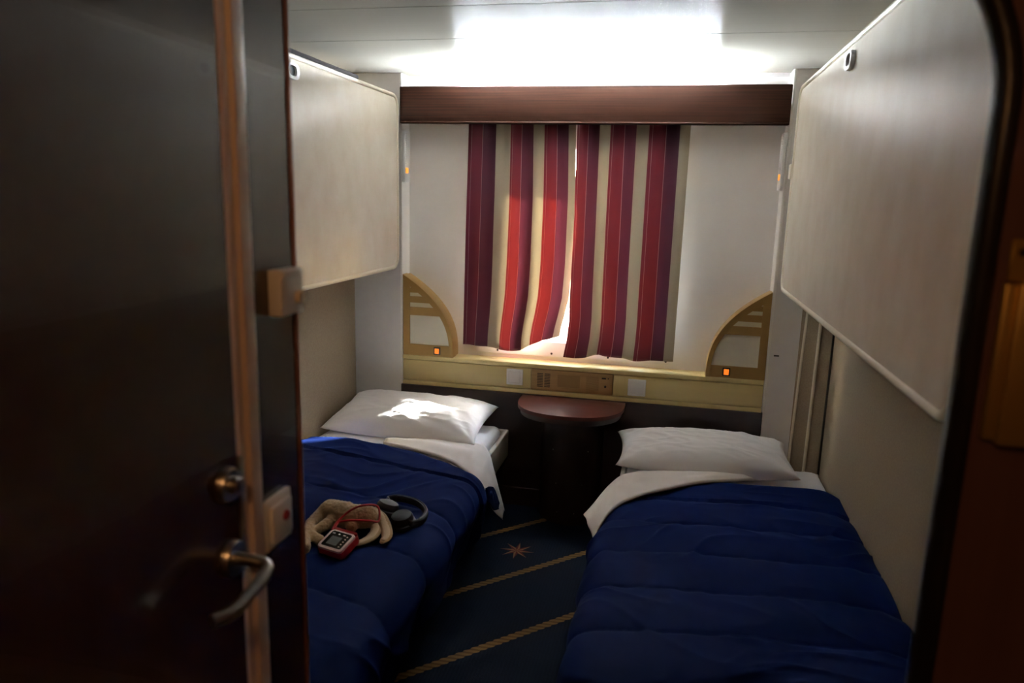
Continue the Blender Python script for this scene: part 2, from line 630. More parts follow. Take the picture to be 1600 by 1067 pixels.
# pillars
bm = new(); box(bm, XL, PL - 0.006, YP, YB, 0, ZC, 0.0)
pil = struct('wall_pillar_left', bm, 'pillar_white', 'pale grey corner pillar left of the window', 'pillar')
bm = new(); box(bm, PL - 0.012, PL, YP - 0.004, YB, 0.572, ZC, 0.004)
obj('corner_bead', bm, 'white_paint', pil)
bm = new(); prism(bm, [(PR + 0.006, 0), (0.585, 0), (0.622, ZC), (PR + 0.006, ZC)], 'y', YP, YB)
pir = struct('wall_pillar_right', bm, 'pillar_white', 'pale grey corner pillar right of the window', 'pillar')
bm = new(); box(bm, PR, PR + 0.014, YP - 0.004, YB, 0.572, ZC, 0.005)
obj('corner_bead', bm, 'white_paint', pir)
bm = new(); tube(bm, [(0.581, YP - 0.004, 0.0), (0.625, YP - 0.004, ZC)], 0.006, 8)
obj('edge_bead', bm, 'cream_plastic', pir)
bm = new(); box(bm, PR + 0.030, PR + 0.052, YP - 0.003, YP + 0.001, 0.836, 0.842, 0.001)
obj('scratch_slot', bm, 'dark_recess', pir)
bm = new()
vs = [(0.583, YP), (0.722, 3.30), (0.722, YB), (0.583, YB)]
prism(bm, vs, 'z', 0, ZC)
fil = struct('trim_1', bm, 'wallpaper', 'beige corner filler strip between right pillar and wall', 'trim')
bm = new(); tube(bm, [(0.650, 3.322, 0.0), (0.665, 3.317, ZC)], 0.007, 8)
obj('filler_rib', bm, 'cream_plastic', fil)
bm = new(); box(bm, 0.706, 0.7145, 3.292, 3.300, 0, ZC)
obj('shadow_gap', bm, 'dark_recess', fil, smooth=False)

# grey strip where ceiling meets the light cove
bm = new(); box(bm, PL, PR, YB - 0.012, YB, ZC - 0.018, ZC, 0.002)
struct('trim_2', bm, 'pillar_white', 'thin grey strip where ceiling meets window wall', 'trim')

# ---- entry: bathroom wall on the left, partition with rounded opening on the right
bm = new(); box(bm, EL - 0.04, EL, 0.874, 0.992, 0, ZC)
box(bm, EL - 0.04, EL, YBACK, 0.02, 0, ZC)
box(bm, EL - 0.04, EL, 0.02, 0.874, 1.97, ZC)
wle = struct('wall_left_entry', bm, 'door_wood', 'dark glossy wood wall panel of the entry at left', 'wall')
bm = new(); box(bm, EL - 0.04, EL + 0.003, 0.992, 1.0, 0, ZC, 0.001)
obj('edge_strip', bm, 'edge_wood', wle)
bm = new(); box(bm, XL - 0.05, EL - 0.041, 0.970, 1.0, 0, ZC)
struct('wall_foot_left', bm, 'wallpaper', 'beige wall at the foot of the left bed', 'wall')

bm = new(); box(bm, EL - 0.036, EL + 0.002, 0.02, 0.827, 0.005, 1.97, 0.003)
door = struct('door_1', bm, 'door_wood', 'dark brown glossy wooden door at far left', 'door')
bm = new()
prism(bm, [(EL - 0.02, 0.829), (EL + 0.004, 0.829), (EL + 0.006, 0.836), (EL + 0.004, 0.842), (EL + 0.010, 0.846), (EL + 0.012, 0.860), (EL + 0.009, 0.872), (EL - 0.02, 0.873)], 'z', 0, 1.985)
df = struct('trim_4', bm, 'strip_metal', 'pinkish metal door frame strip beside the dark door', 'door frame', smooth=True)


def rosette(y, z, r, nm, parent):
    b = new()
    lathe(b, [(0, 0.0), (r, 0.0), (r, 0.006), (r * 0.92, 0.0095), (0, 0.0095)], (EL + 0.002, y, z), (1, 0, 0), 28)
    return obj(nm, b, 'satin_steel', parent)


lk = rosette(0.798, 1.122, 0.024, 'door_lock', door)
bm = new(); lathe(bm, [(0, 0.0), (0.012, 0.0), (0.012, 0.012), (0.010, 0.014), (0, 0.014)], (EL + 0.009, 0.798, 1.122), (1, 0, 0), 20)
obj('lock_cylinder', bm, 'satin_steel', lk)
rs = rosette(0.80, 1.017, 0.025, 'handle_rosette', door)
bm = new()
hp = smooth_path([(EL + 0.004, 0.80, 1.017), (EL + 0.035, 0.80, 1.018), (EL + 0.055, 0.797, 1.016), (EL + 0.062, 0.783, 1.011), (EL + 0.062, 0.755, 1.004), (EL + 0.060, 0.715, 0.998), (EL + 0.048, 0.690, 0.998)], 7)
tube(bm, hp, 0.0088, 14)
obj('lever_handle', bm, 'satin_steel', door)
bm = new(); box(bm, EL - 0.002, EL + 0.0055, 0.826, 0.8335, 0.985, 1.152, 0.001)
obj('strike_plate', bm, 'satin_steel', door)

# other entry walls (behind and beside the viewer)
bm = new(); box(bm, EL - 0.04, ER + 0.05, YBACK - 0.05, YBACK, 0, ZC)
struct('wall_entry_back', bm, 'partition_laminate', 'dark laminate wall at the corridor end of the entry', 'wall')
bm = new(); box(bm, ER, ER + 0.05, YBACK, 0.93, 0, ZC)
struct('wall_entry_right', bm, 'partition_laminate', 'dark laminate side wall of the entry', 'wall')

PX, PZT, PRAD, PY0, PY1 = 0.345, 1.845, 0.235, 0.90, 0.925
outl = [(ER, 0), (ER, ZC), (EL, ZC), (EL, PZT)]
arc = [(PX - PRAD + PRAD * math.sin(t), PZT - PRAD + PRAD * math.cos(t)) for t in [k * PI / 2 / 14 for k in range(15)]]
outl += arc + [(PX, 0)]
bm = new(); prism(bm, outl, 'y', PY0, PY1)
wp = struct('wall_partition', bm, 'partition_laminate', 'dark red-brown partition with rounded opening at far right', 'wall')
bm = new()
tube(bm, [(EL + 0.01, (PY0 + PY1) / 2, PZT + 0.002)] + [(a - 0.001, (PY0 + PY1) / 2, b + 0.0) for a, b in arc] + [(PX - 0.001, (PY0 + PY1) / 2, 0.0)], 0.015, 12, flat=1.15, up=Vector((0, 1, 0)))
obj('edge_trim', bm, 'black_rubber', wp)

# ------------------------------------------------------------------ window
win = tag(bpy.data.objects.new('window_1', None), 'curtained cabin window with white screwed frame and bright daylight', 'window', kind='structure')
COL.objects.link(win); win.location = (-0.445, YB, 0.75)
fr_in = rrect(-0.80, 0.002, 0.815, 1.73, 0.09)
bm = new(); ring_prism(bm, rrect(-0.925, 0.035, 0.742, 1.77, 0.02), fr_in, 'y', YB - 0.008, YB)
frm = obj('window_frame', bm, 'white_paint', win)
for sx in (-0.806, -0.535, -0.26, 0.013):
    for sz in (0.757, 1.755):
        bm = new(); lathe(bm, [(0, 0), (0.0055, 0), (0.0045, 0.002), (0, 0.0025)], (sx, YB - 0.008, sz), (0, -1, 0), 12)
        obj('screw', bm, 'screw_dark', frm)
# reveal: splayed box from the frame out to the hull opening
hx0, hx1, hz0, hz1, hy = -0.50, 0.005, 0.915, 1.71, 3.60  # unseen hull opening, sized and placed to shape the sun patch on the curtain
o_in = rrect(WX0, WX1, WZ0, WZ1, 0.09)
o_out = rrect(hx0, hx1, hz0, hz1, 0.07)
bm = new()
A = [bm.verts.new((p[0], YB + 0.018, p[1])) for p in o_in]
B = [bm.verts.new((p[0], hy, p[1])) for p in o_out]
for i in range(len(A)):
    j = (i + 1) % len(A)
    bm.faces.new((A[i], A[j], B[j], B[i]))
rv = obj('reveal', bm, 'white_paint', win)
thicken(rv, 0.004, 1)
bm = new(); ring_prism(bm, rect_like(XL - 0.05, XR + 0.05, 0.0, 2.3, o_out), o_out, 'y', hy, hy + 0.02)
obj('hull_plate', bm, 'hull_steel', win, smooth=False)
bm = new(); ring_prism(bm, rrect(hx0 - 0.03, hx1 + 0.03, hz0 - 0.03, hz1 + 0.03, 0.10), o_out, 'y', hy + 0.02, hy + 0.087)  # unseen rim added outside to keep the sun off the right curtain
obj('sun_block_rim', bm, 'hull_steel', win)
bm = new(); prism(bm, rrect(hx0 - 0.005, hx1 + 0.005, hz0 - 0.005, hz1 + 0.005, 0.07), 'y', hy + 0.006, hy + 0.012)
obj('pane', bm, 'window_glass', win, smooth=False)

# ------------------------------------------------------------------ valance and cove light
val = thing('valance', (-0.41, 3.32, 1.826), 'long reddish-brown wooden pelmet board above the striped curtains', 'valance')
bm = new(); box(bm, PL + 0.002, PR - 0.002, 3.312, 3.334, 1.826, 1.990, 0.005, 3)
obj('front_board', bm, 'valance_wood', val)
bm = new(); box(bm, PL + 0.004, PR - 0.004, 3.306, 3.336, 1.826, 1.836, 0.004, 3)
obj('lower_lip', bm, 'valance_wood', val)

bm = new(); box(bm, PL + 0.004, PR - 0.004, 3.333, YB - 0.006, 1.908, 1.915, 0.001)
obj('cove_floor', bm, 'white_paint', val)

lamp = thing('fluorescent_light', (-0.44, YB, 1.90), 'long fluorescent tube light hidden behind the wooden pelmet', 'light')
bm = new(); box(bm, -1.10, 0.20, YB - 0.033, YB - 0.001, 1.955, 1.985, 0.004)
obj('housing', bm, 'white_paint', lamp)
bm = new(); tube(bm, [(-1.02, YB - 0.048, 1.987), (0.14, YB - 0.048, 1.987)], 0.013, 14)
obj('tube', bm, 'tube_glow', lamp)
for sx in (-1.035, 0.155):
    bm = new(); box(bm, sx - 0.014, sx + 0.014, YB - 0.066, YB - 0.02, 1.945, 2.000, 0.004)
    obj('tube_holder', bm, 'white_plastic', lamp)

# corridor lamp behind the viewer (an ordinary warm ceiling lamp)
cl = thing('corridor_lamp', (-0.15, -0.3, ZC), 'small warm round ceiling lamp in the entry corridor', 'light')
bm = new(); lathe(bm, [(0, 0), (0.10, 0), (0.10, -0.018), (0.09, -0.024), (0, -0.024)], (-0.15, -0.3, ZC), (0, 0, 1), 24)
obj('lamp_base', bm, 'white_plastic', cl)
bm = new(); lathe(bm, [(0.085, -0.024), (0.075, -0.04), (0.04, -0.052), (0, -0.056)], (-0.15, -0.3, ZC), (0, 0, 1), 24)
obj('lamp_dome', bm, 'corridor_glow', cl)
ld = bpy.data.lights.new('corridor_bulb', 'POINT'); ld.energy = CORRIDOR_W; ld.color = (1.0, 0.46, 0.16); ld.shadow_soft_size = 0.08
lo = bpy.data.objects.new('corridor_bulb', ld); COL.objects.link(lo); lo.parent = cl; lo.location = (0, 0, -0.16)

# ------------------------------------------------------------------ window ledge and its fittings
led = thing('window_ledge', (-0.41, 3.35, 0.572), 'cream yellow ledge with front panel running under the window', 'ledge')
bm = new(); box(bm, PL + 0.001, PR - 0.001, 3.343, YB, 0.700, 0.722, 0.004, 3)
obj('top_board', bm, 'ledge_cream', led)
bm = new(); box(bm, PL + 0.001, -0.6175, 3.349, YB, 0.5955, 0.6970, 0.002)
obj('front_panel', bm, 'ledge_cream', led)
bm = new(); box(bm, -0.2215, PR - 0.001, 3.349, YB, 0.5955, 0.6970, 0.002)
obj('front_panel', bm, 'ledge_cream', led)
bm = new(); box(bm, PL + 0.001, PR - 0.001, 3.345, YB, 0.572, 0.592, 0.002)
obj('lower_rail', bm, 'ledge_cream', led)
bm = new(); box(bm, -0.615, -0.224, 3.347, YB, 0.5955, 0.6970, 0.002)
vp = obj('vent_panel', bm, 'wood_vent', led)
bm = new()
for c in (-0.571, -0.536):
    for k in range(9):
        box(bm, c - 0.014, c + 0.014, 3.3462, 3.348, 0.612 + k * 0.0078, 0.612 + k * 0.0078 + 0.0040)
g = obj('vent_slots', bm, 'dark_recess', vp, smooth=False)
bm = new(); ring_prism(bm, rrect(-0.491, -0.374, 0.613, 0.684, 0.003, 2), rrect(-0.486, -0.379, 0.618, 0.679, 0.002, 2), 'y', 3.3445, 3.348)
obj('plate_frame', bm, 'wood_vent', vp)
bm = new(); box(bm, -0.486, -0.379, 3.3462, 3.348, 0.618, 0.679)
obj('recessed_plate', bm, 'wood_vent_dark', vp, smooth=False)
bm = new()
for k in range(14):
    box(bm, -0.349, -0.289, 3.3458, 3.348, 0.614 + k * 0.0049, 0.6165 + k * 0.0049)
obj('speaker_grille', bm, 'wood_vent_dark', vp, smooth=False)
bm = new(); box(bm, -0.276, -0.256, 3.3455, 3.348, 0.672, 0.679)
box(bm, -0.248, -0.243, 3.3455, 3.348, 0.6735, 0.6785)
obj('indicator', bm, 'dark_recess', vp, smooth=False)
bm = new(); lathe(bm, [(0, 0), (0.006, 0), (0.005, 0.006), (0, 0.006)], (-0.258, 3.348, 0.636), (0, -1, 0), 14)
obj('knob', bm, 'screw_dark', vp)


def wall_switch(x0, x1, z0, z1, label):
    t = thing('light_switch', ((x0 + x1) / 2, 3.349, z0), label, 'switch', 'white switches on the window ledge')
    b = new(); box(b, x0, x1, 3.340, 3.349, z0, z1, 0.004, 3)
    obj('plate', b, 'white_plastic', t)
    i = 0.013
    b = new(); ring_prism(b, rrect(x0 + i - 0.003, x1 - i + 0.003, z0 + i - 0.003, z1 - i + 0.003, 0.003, 3), rrect(x0 + i, x1 - i, z0 + i, z1 - i, 0.002, 3), 'y', 3.3360, 3.3405)
    obj('inner_frame', b, 'pillar_white', t)  # slightly darker than the plate, shading at the edges put into the colour
    b = new(); box(b, x0 + i + 0.0015, x1 - i - 0.0015, 3.3375, 3.342, z0 + i + 0.0015, z1 - i - 0.0015, 0.002, 2)
    obj('rocker', b, 'white_plastic', t)


wall_switch(-0.736, -0.655, 0.611, 0.690, 'square white light switch on the ledge left of the vent panel')
wall_switch(-0.153, -0.070, 0.604, 0.684, 'square white light switch on the ledge right of the vent panel')

# ------------------------------------------------------------------ sail-shaped reading lamps


def sail_lamp(x_in, s, label):
    """s=+1: straight side at x_in on the left, curve to the right; -1 mirrored"""
    W, H, z0 = 0.258, 0.400, 0.7225
    t = thing('sail_lamp', (x_in + s * W / 2, 3.40, z0), label, 'lamp', 'sail-shaped lamps on the ledge')

    def curve(wd, ht, n=18):
        # from bottom outer corner up to the top point: bulging curve
        pts = []
        for k in range(n + 1):
            a = k / n
            z = a * ht
            x = wd * (1 - a ** 2.6)
            pts.append((x, z))
        return pts

    X = lambda p: (x_in + s * p[0], z0 + p[1])
    out = [(0.0, 0.0)] + curve(W, H)
    ins = 0.020
    yF = 3.352
    # body behind
    b = new(); prism(b, [X(p) for p in [(0.002, 0)] + curve(W - 0.004, H - 0.004)], 'y', yF + 0.004, YB)
    obj('back_box', b, 'gold_frame', t)
    # rim along the curve
    cv = curve(W, H)
    rim = [Vector((x_in + s * p[0], yF + 0.006, z0 + p[1])) for p in cv]
    b = new()
    inn = curve(W - ins, H - ins * 1.9)
    rows = []
    for k, (p, q) in enumerate(zip(cv, inn)):
        q = (max(q[0], 0.001), q[1])
        rows.append([(x_in + s * p[0], yF + 0.05, z0 + p[1]), (x_in + s * p[0], yF - 0.004, z0 + p[1]), (x_in + s * (p[0] * 0.97 + q[0] * 0.03), yF - 0.008, z0 + p[1] * 0.97 + q[1] * 0.03),
                     (x_in + s * q[0], yF - 0.006, z0 + q[1]), (x_in + s * q[0], yF + 0.004, z0 + q[1])])
    grid(b, rows)
    obj('curved_rim', b, 'gold_frame', t)

    def xc(z):  # inner curve limit at height z
        a = min(1, max(0, z / (H - ins * 1.9)))
        return (W - ins) * (1 - a ** 2.6)
    # straight side stile, bottom rail
    b = new(); prism(b, [X(p) for p in [(0, 0), (0.034, 0), (0.034, H - 0.055), (0.0, H - 0.012)]], 'y', yF - 0.005, yF + 0.006)
    obj('side_stile', b, 'gold_frame', t)
    b = new(); prism(b, [X(p) for p in [(0.03, 0), (W - 0.002, 0), (xc(0.055) + 0.006, 0.055), (0.03, 0.055)]], 'y', yF - 0.005, yF + 0.006)
    obj('bottom_rail', b, 'gold_frame', t)
    panes = [(0.055, 0.200), (0.240, 0.262), (0.293, 0.311), (0.335, 0.345)]
    bars = [(0.200, 0.240), (0.262, 0.293), (0.311, 0.335), (0.345, 0.372)]
    for a, c in panes:
        n = 6
        pts = [(0.034, a)] + [(max(0.036, xc(lerp(a, c, k / n)) + 0.002), lerp(a, c, k / n)) for k in range(n + 1)] + [(0.034, c)]
        b = new(); prism(b, [X(p) for p in pts], 'y', yF + 0.001, yF + 0.006)
        obj('diffuser_pane', b, 'lamp_diffuser', t, smooth=False)
    for a, c in bars:
        n = 4
        pts = [(0.033, a)] + [(max(0.035, xc(lerp(a, c, k / n)) + 0.004), lerp(a, c, k / n)) for k in range(n + 1)] + [(0.033, c)]
        b = new(); prism(b, [X(p) for p in pts], 'y', yF - 0.004, yF + 0.006)
        obj('cross_bar', b, 'gold_frame', t, smooth=False)
    sx = 0.176 if s > 0 else 0.168
    a0, a1 = sorted((x_in + s * (sx - 0.017), x_in + s * (sx + 0.017)))
    b = new(); box(b, a0, a1, yF - 0.010, yF - 0.002, z0 + 0.009, z0 + 0.047, 0.002)
    sw = obj('rocker_switch', b, 'black_plastic', t)
    b = new(); box(b, a0 + 0.006, a1 - 0.006, yF - 0.0125, yF - 0.008, z0 + 0.015, z0 + 0.041, 0.0015)
    obj('glowing_rocker', b, 'orange_glow', sw)
    return t


sail_lamp(PL + 0.003, 1, 'gold sail-shaped wall lamp on the ledge above the left bed pillow')
sail_lamp(PR + 0.0, -1, 'gold sail-shaped wall lamp on the ledge above the right bed pillow')

# slim call strips on the pillar sides


def side_strip(x, s, label):
    t = thing('reading_light_strip', (x, 3.37, 1.56), label, 'light', 'slim white strips beside the window')
    x0, x1 = sorted((x, x + s * 0.016))
    b = new(); box(b, x0, x1, 3.345, 3.415, 1.56, 1.80, 0.004)
    obj('body', b, 'white_plastic', t)
    b = new()
    f0, f1 = sorted((x + s * 0.015, x + s * 0.0185))
    for k in range(14):
        box(b, f0, f1, 3.355, 3.405, 1.645 + k * 0.0105, 1.6495 + k * 0.0105)
    obj('louvre', b, 'white_paint', t, smooth=False)
    b = new(); box(b, *sorted((x + s * 0.014, x + s * 0.020)), 3.352, 3.384, 1.602, 1.628, 0.003)
    obj('indicator_lamp', b, 'amber_dim', t)


side_strip(PL, 1, 'slim white louvred strip with amber light on left pillar')
side_strip(PR, -1, 'slim white louvred strip with amber light on right pillar')

# ------------------------------------------------------------------ curtains


def curtain(edgeL, edgeR, hem, periods, nf, seed, label, fwd_edge=0.0):
    """edgeL/edgeR: x as tables over z; hem: bottom z over u"""
    NU, NV = 150, 70
    ztop = 1.90
    b = new()
    uvl = b.loops.layers.uv.new('UVMap')
    rows, us = [], []
    for j in range(NV + 1):
        t = j / NV
        row = []
        for i in range(NU + 1):
            u = i / NU
            z = lerp(ztop, interp(hem, u), t)
            xl, xr = interp(edgeL, z), interp(edgeR, z)
            x = lerp(xl, xr, u)
            amp = lerp(0.012, 0.017, sstep(0, 0.5, t))
            ph = u * nf * 2 * PI + seed + 0.5 * nz3(u * 3, t * 1.2, seed)
            top = math.exp(-t * 7)
            y = 3.392 + amp * math.sin(ph) * (0.75 + 0.5 * nz3(u * 4, t * 2, seed + 3)) + 0.006 * top * math.sin(u * nf * 5 * PI + seed) + 0.006 * nz3(u * 9, t * 3, seed + 7)
            x += 0.006 * math.cos(ph) * (0.4 + t * 0.6) * math.sin(PI * u)
            y = min(y, 3.428) - fwd_edge * sstep(0.25, 0.0, u) * sstep(0.40, 0.80, t)
            row.append((x, y, z))
        rows.append(row)
    V = grid(b, rows)
    idx = {}
    for j, r in enumerate(V):
        for i, v in enumerate(r):
            idx[v] = (i / NU, 1 - j / NV)
    for f in b.faces:
        for l in f.loops:
            u, v = idx[l.vert]
            l[uvl].uv = (interp(periods, u), v)
    o = obj('curtain', b, 'striped_curtain', loc=(0, 0, 0), angle=180)
    tag(o, label, 'curtain', 'striped window curtains')
    thicken(o, 0.0012, 0)
    return o


curtain([(0.76, -0.974), (1.84, -0.957)],
        [(0.83, -0.500), (0.90, -0.487), (0.96, -0.472), (1.04, -0.456), (1.2, -0.447), (1.5, -0.445), (1.84, -0.455)],
        [(0, 0.782), (0.25, 0.783), (0.42, 0.768), (0.60, 0.772), (0.72, 0.80), (0.85, 0.833), (1.0, 0.852)],
        [(0, 0.0), (0.40, 1.0), (0.72, 2.0), (1.0, 2.85)], 3.2, 0.4, 'red, plum and beige striped curtain hanging at the left, sunlit at its middle')
curtain([(0.76, -0.466), (0.86, -0.450), (0.95, -0.444), (1.05, -0.446), (1.3, -0.446), (1.84, -0.449)],
        [(0.76, 0.046), (1.84, 0.052)],
        [(0, 0.762), (0.2, 0.762), (0.33, 0.778), (0.5, 0.768), (0.65, 0.762), (1.0, 0.772)],
        [(0, 0.0), (0.307, 1.0), (0.648, 2.0), (1.0, 2.87)], 3.6, 1.9, 'red, plum and beige striped curtain hanging at the right side of window', 0.046)

rail = thing('curtain_rail', (-0.45, 3.39, 1.89), 'thin white curtain rail behind the wooden pelmet', 'rail')
bm = new(); box(bm, -1.0, 0.1, 3.384, 3.400, 1.896, 1.907, 0.002)
obj('rail_bar', bm, 'white_paint', rail)
for sx in (-0.99, -0.45, 0.09):
    bm = new(); box(bm, sx - 0.008, sx + 0.008, 3.390, YB - 0.0, 1.900, 1.906, 0.001)
    obj('rail_bracket', bm, 'white_paint', rail)

# ------------------------------------------------------------------ folding upper berths


def berth(xw, xf, y0, y1, latch_ys, label):
    s = 1 if xf > xw else -1
    z0, z1 = 1.158, 1.948
    t = thing('upper_berth', ((xw + xf) / 2, (y0 + y1) / 2, z0), label, 'berth', 'folded upper berths')
    b = new(); prism(b, rrect(y0 + 0.012, y1 - 0.012, z0 + 0.012, z1 - 0.012, 0.05), 'x', xw + s * 0.001, xf - s * 0.015)
    obj('berth_body', b, 'cream_plastic', t)
    b = new(); prism(b, rrect(y0 + 0.006, y1 - 0.006, z0 + 0.006, z1 - 0.006, 0.052, 8), 'x', xf - s * 0.016, xf, 0.003, 2)
    obj('face_panel', b, 'berth_vinyl', t, angle=30)
    path = [(xf - s * 0.004, p[0], p[1]) for p in rrect(y0 + 0.006, y1 - 0.006, z0 + 0.006, z1 - 0.006, 0.052, 8)]
    b = new(); tube(b, path, 0.010, 10, closed=True, up=Vector((1, 0, 0)))
    obj('edge_bead', b, 'cream_plastic', t)
    for ly in latch_ys:
        o_ = rrect(ly - 0.040, ly + 0.040, 1.868, 1.918, 0.024, 6)
        i_ = rrect(ly - 0.030, ly + 0.022, 1.878, 1.911, 0.016, 6)
        b = new(); ring_prism(b, o_, i_, 'x', xf - s * 0.002, xf + s * 0.012)
        l_ = obj('latch', b, 'white_plastic', t)
        b = new(); prism(b, i_, 'x', xf - s * 0.002, xf + s * 0.003)
        obj('latch_recess', b, 'dark_recess', l_, smooth=False)
    return t


tl = berth(XL, PL, 1.42, 3.294, (2.32,), 'cream folded upper berth on the wall above the left bed')
bm = new(); box(bm, XL + 0.002, PL - 0.014, 1.46, 2.90, 1.937, 1.974, 0.008, 3)
obj('top_cushion', bm, 'dark_rail', tl)
tb = berth(XR, PR, 1.235, 3.118, (2.25,), 'large cream folded upper berth on the wall above the right bed')
bm = new(); box(bm, PR - 0.012, PR + 0.03, 3.108, 3.150, 1.60, 1.66, 0.006, 3)
obj('side_catch', bm, 'cream_plastic', tb)

# ------------------------------------------------------------------ table
tab = thing('fold_table', (-0.40, 3.2, 0), 'half-round reddish wooden table under the window ledge', 'table')


def dshape(x0, x1, yb, depth, n=40):
    cx, a = (x0 + x1) / 2, (x1 - x0) / 2
    pts = [(x0, yb)]
    for k in range(n + 1):
        t = PI + PI * k / n
        c, s_ = math.cos(t), math.sin(t)
        e = 0.82
        pts.append((cx + a * math.copysign(abs(c) ** e, c), yb - 0.06 + (depth - 0.06) * -abs(s_) ** e))
    pts.append((x1, yb))
    return pts


bm = new(); prism(bm, dshape(-0.652, -0.158, 3.334, 0.305), 'z', 0.553, 0.570, 0.003)
obj('table_top', bm, 'table_wood', tab)
bm = new(); prism(bm, dshape(-0.640, -0.170, 3.334, 0.292), 'z', 0.527, 0.553, 0.008, 3)
obj('edge_band', bm, 'dark_wood', tab)
bm = new()
ped = [(-0.40 + 0.15 * math.cos(t), 3.334 - 0.17 * math.sin(t)) for t in [PI * k / 20 for k in range(21)]]
prism(bm, ped, 'z', 0.0, 0.527)
obj('pedestal', bm, 'dark_wood', tab)
for sx, sz in ((-0.47, 0.36), (-0.31, 0.36), (-0.45, 0.20), (-0.33, 0.20), (-0.44, 0.06), (-0.36, 0.06)):
    a = math.acos((sx + 0.40) / 0.15)
    bm = new(); lathe(bm, [(0, -0.002), (0.0035, -0.002), (0.003, 0.002), (0, 0.0025)], (sx, 3.334 - 0.17 * math.sin(a), sz), (math.cos(a), -math.sin(a), 0), 10)
    obj('screw', bm, 'satin_steel', tab)

# ------------------------------------------------------------------ beds


def bed(xw, xe, zr, yh, label):
    """xw wall side, xe aisle side"""
    s = 1 if xe > xw else -1
    t = thing('bed_frame', ((xw + xe) / 2, 2.3, 0), label, 'bed', 'lower beds')
    a0, a1 = sorted((xw + s * 0.004, xe))
    b = new(); box(b, *sorted((xe - s * 0.022, xe)), 1.28, yh, zr - 0.135, zr, 0.007, 3)
    obj('side_panel', b, 'bed_frame_white', t)
    b = new(); box(b, a0 + 0.002, a1 - 0.002, yh - 0.02, yh - 0.0005, zr - 0.135, zr, 0.006, 3)
    obj('head_panel', b, 'bed_frame_white', t)
    b = new(); box(b, a0 + 0.002, a1 - 0.002, 1.28, 1.30, zr - 0.135, zr, 0.006, 3)
    obj('foot_panel', b, 'bed_frame_white', t)
    b = new(); box(b, *sorted((xw + s * 0.006, xe - s * 0.02)), 1.29, yh - 0.01, zr - 0.13, zr - 0.10)
    obj('slat_base', b, 'dark_wood', t, smooth=False)
    b = new(); box(b, *sorted((xw + s * 0.006, xe - s * 0.15)), 1.34, yh - 0.02, 0.0, zr - 0.13)
    obj('plinth', b, 'dark_wood', t, smooth=False)


bed(XL, -0.712, 0.392, 3.320, 'white-edged bed frame against the left wall')
bed(XR, -0.150, 0.330, 3.285, 'bed frame against the right wall under the blue comforter')


def mattress(x0, x1, z0, z1, yh, label, seed):
    n, m = 40, 80
    b = new()
    box(b, x0, x1, 1.30, yh, z0, z1, 0.03, 4)
    bmesh.ops.subdivide_edges(b, edges=[e for e in b.edges if e.calc_length() > 0.2], cuts=30, use_grid_fill=True)
    for v in b.verts:
        k = nz3(v.co.x * 9, v.co.y * 9, seed) * 0.004 + nz3(v.co.x * 25, v.co.y * 14, seed) * 0.003
        v.co.z += k * sstep(z0, z1, v.co.z)
    o = obj('mattress', b, 'linen_white', loc=((x0 + x1) / 2, 2.3, z0), angle=60)
    tag(o, label, 'mattress', 'mattresses in white sheets')


mattress(XL + 0.006, -0.745, 0.294, 0.418, 3.296, 'mattress in a white sheet on the left bed', 2.0)
mattress(XR - 0.70 - 0.140, XR - 0.012, 0.232, 0.350, 3.262, 'mattress in a white sheet on the right bed', 5.0)


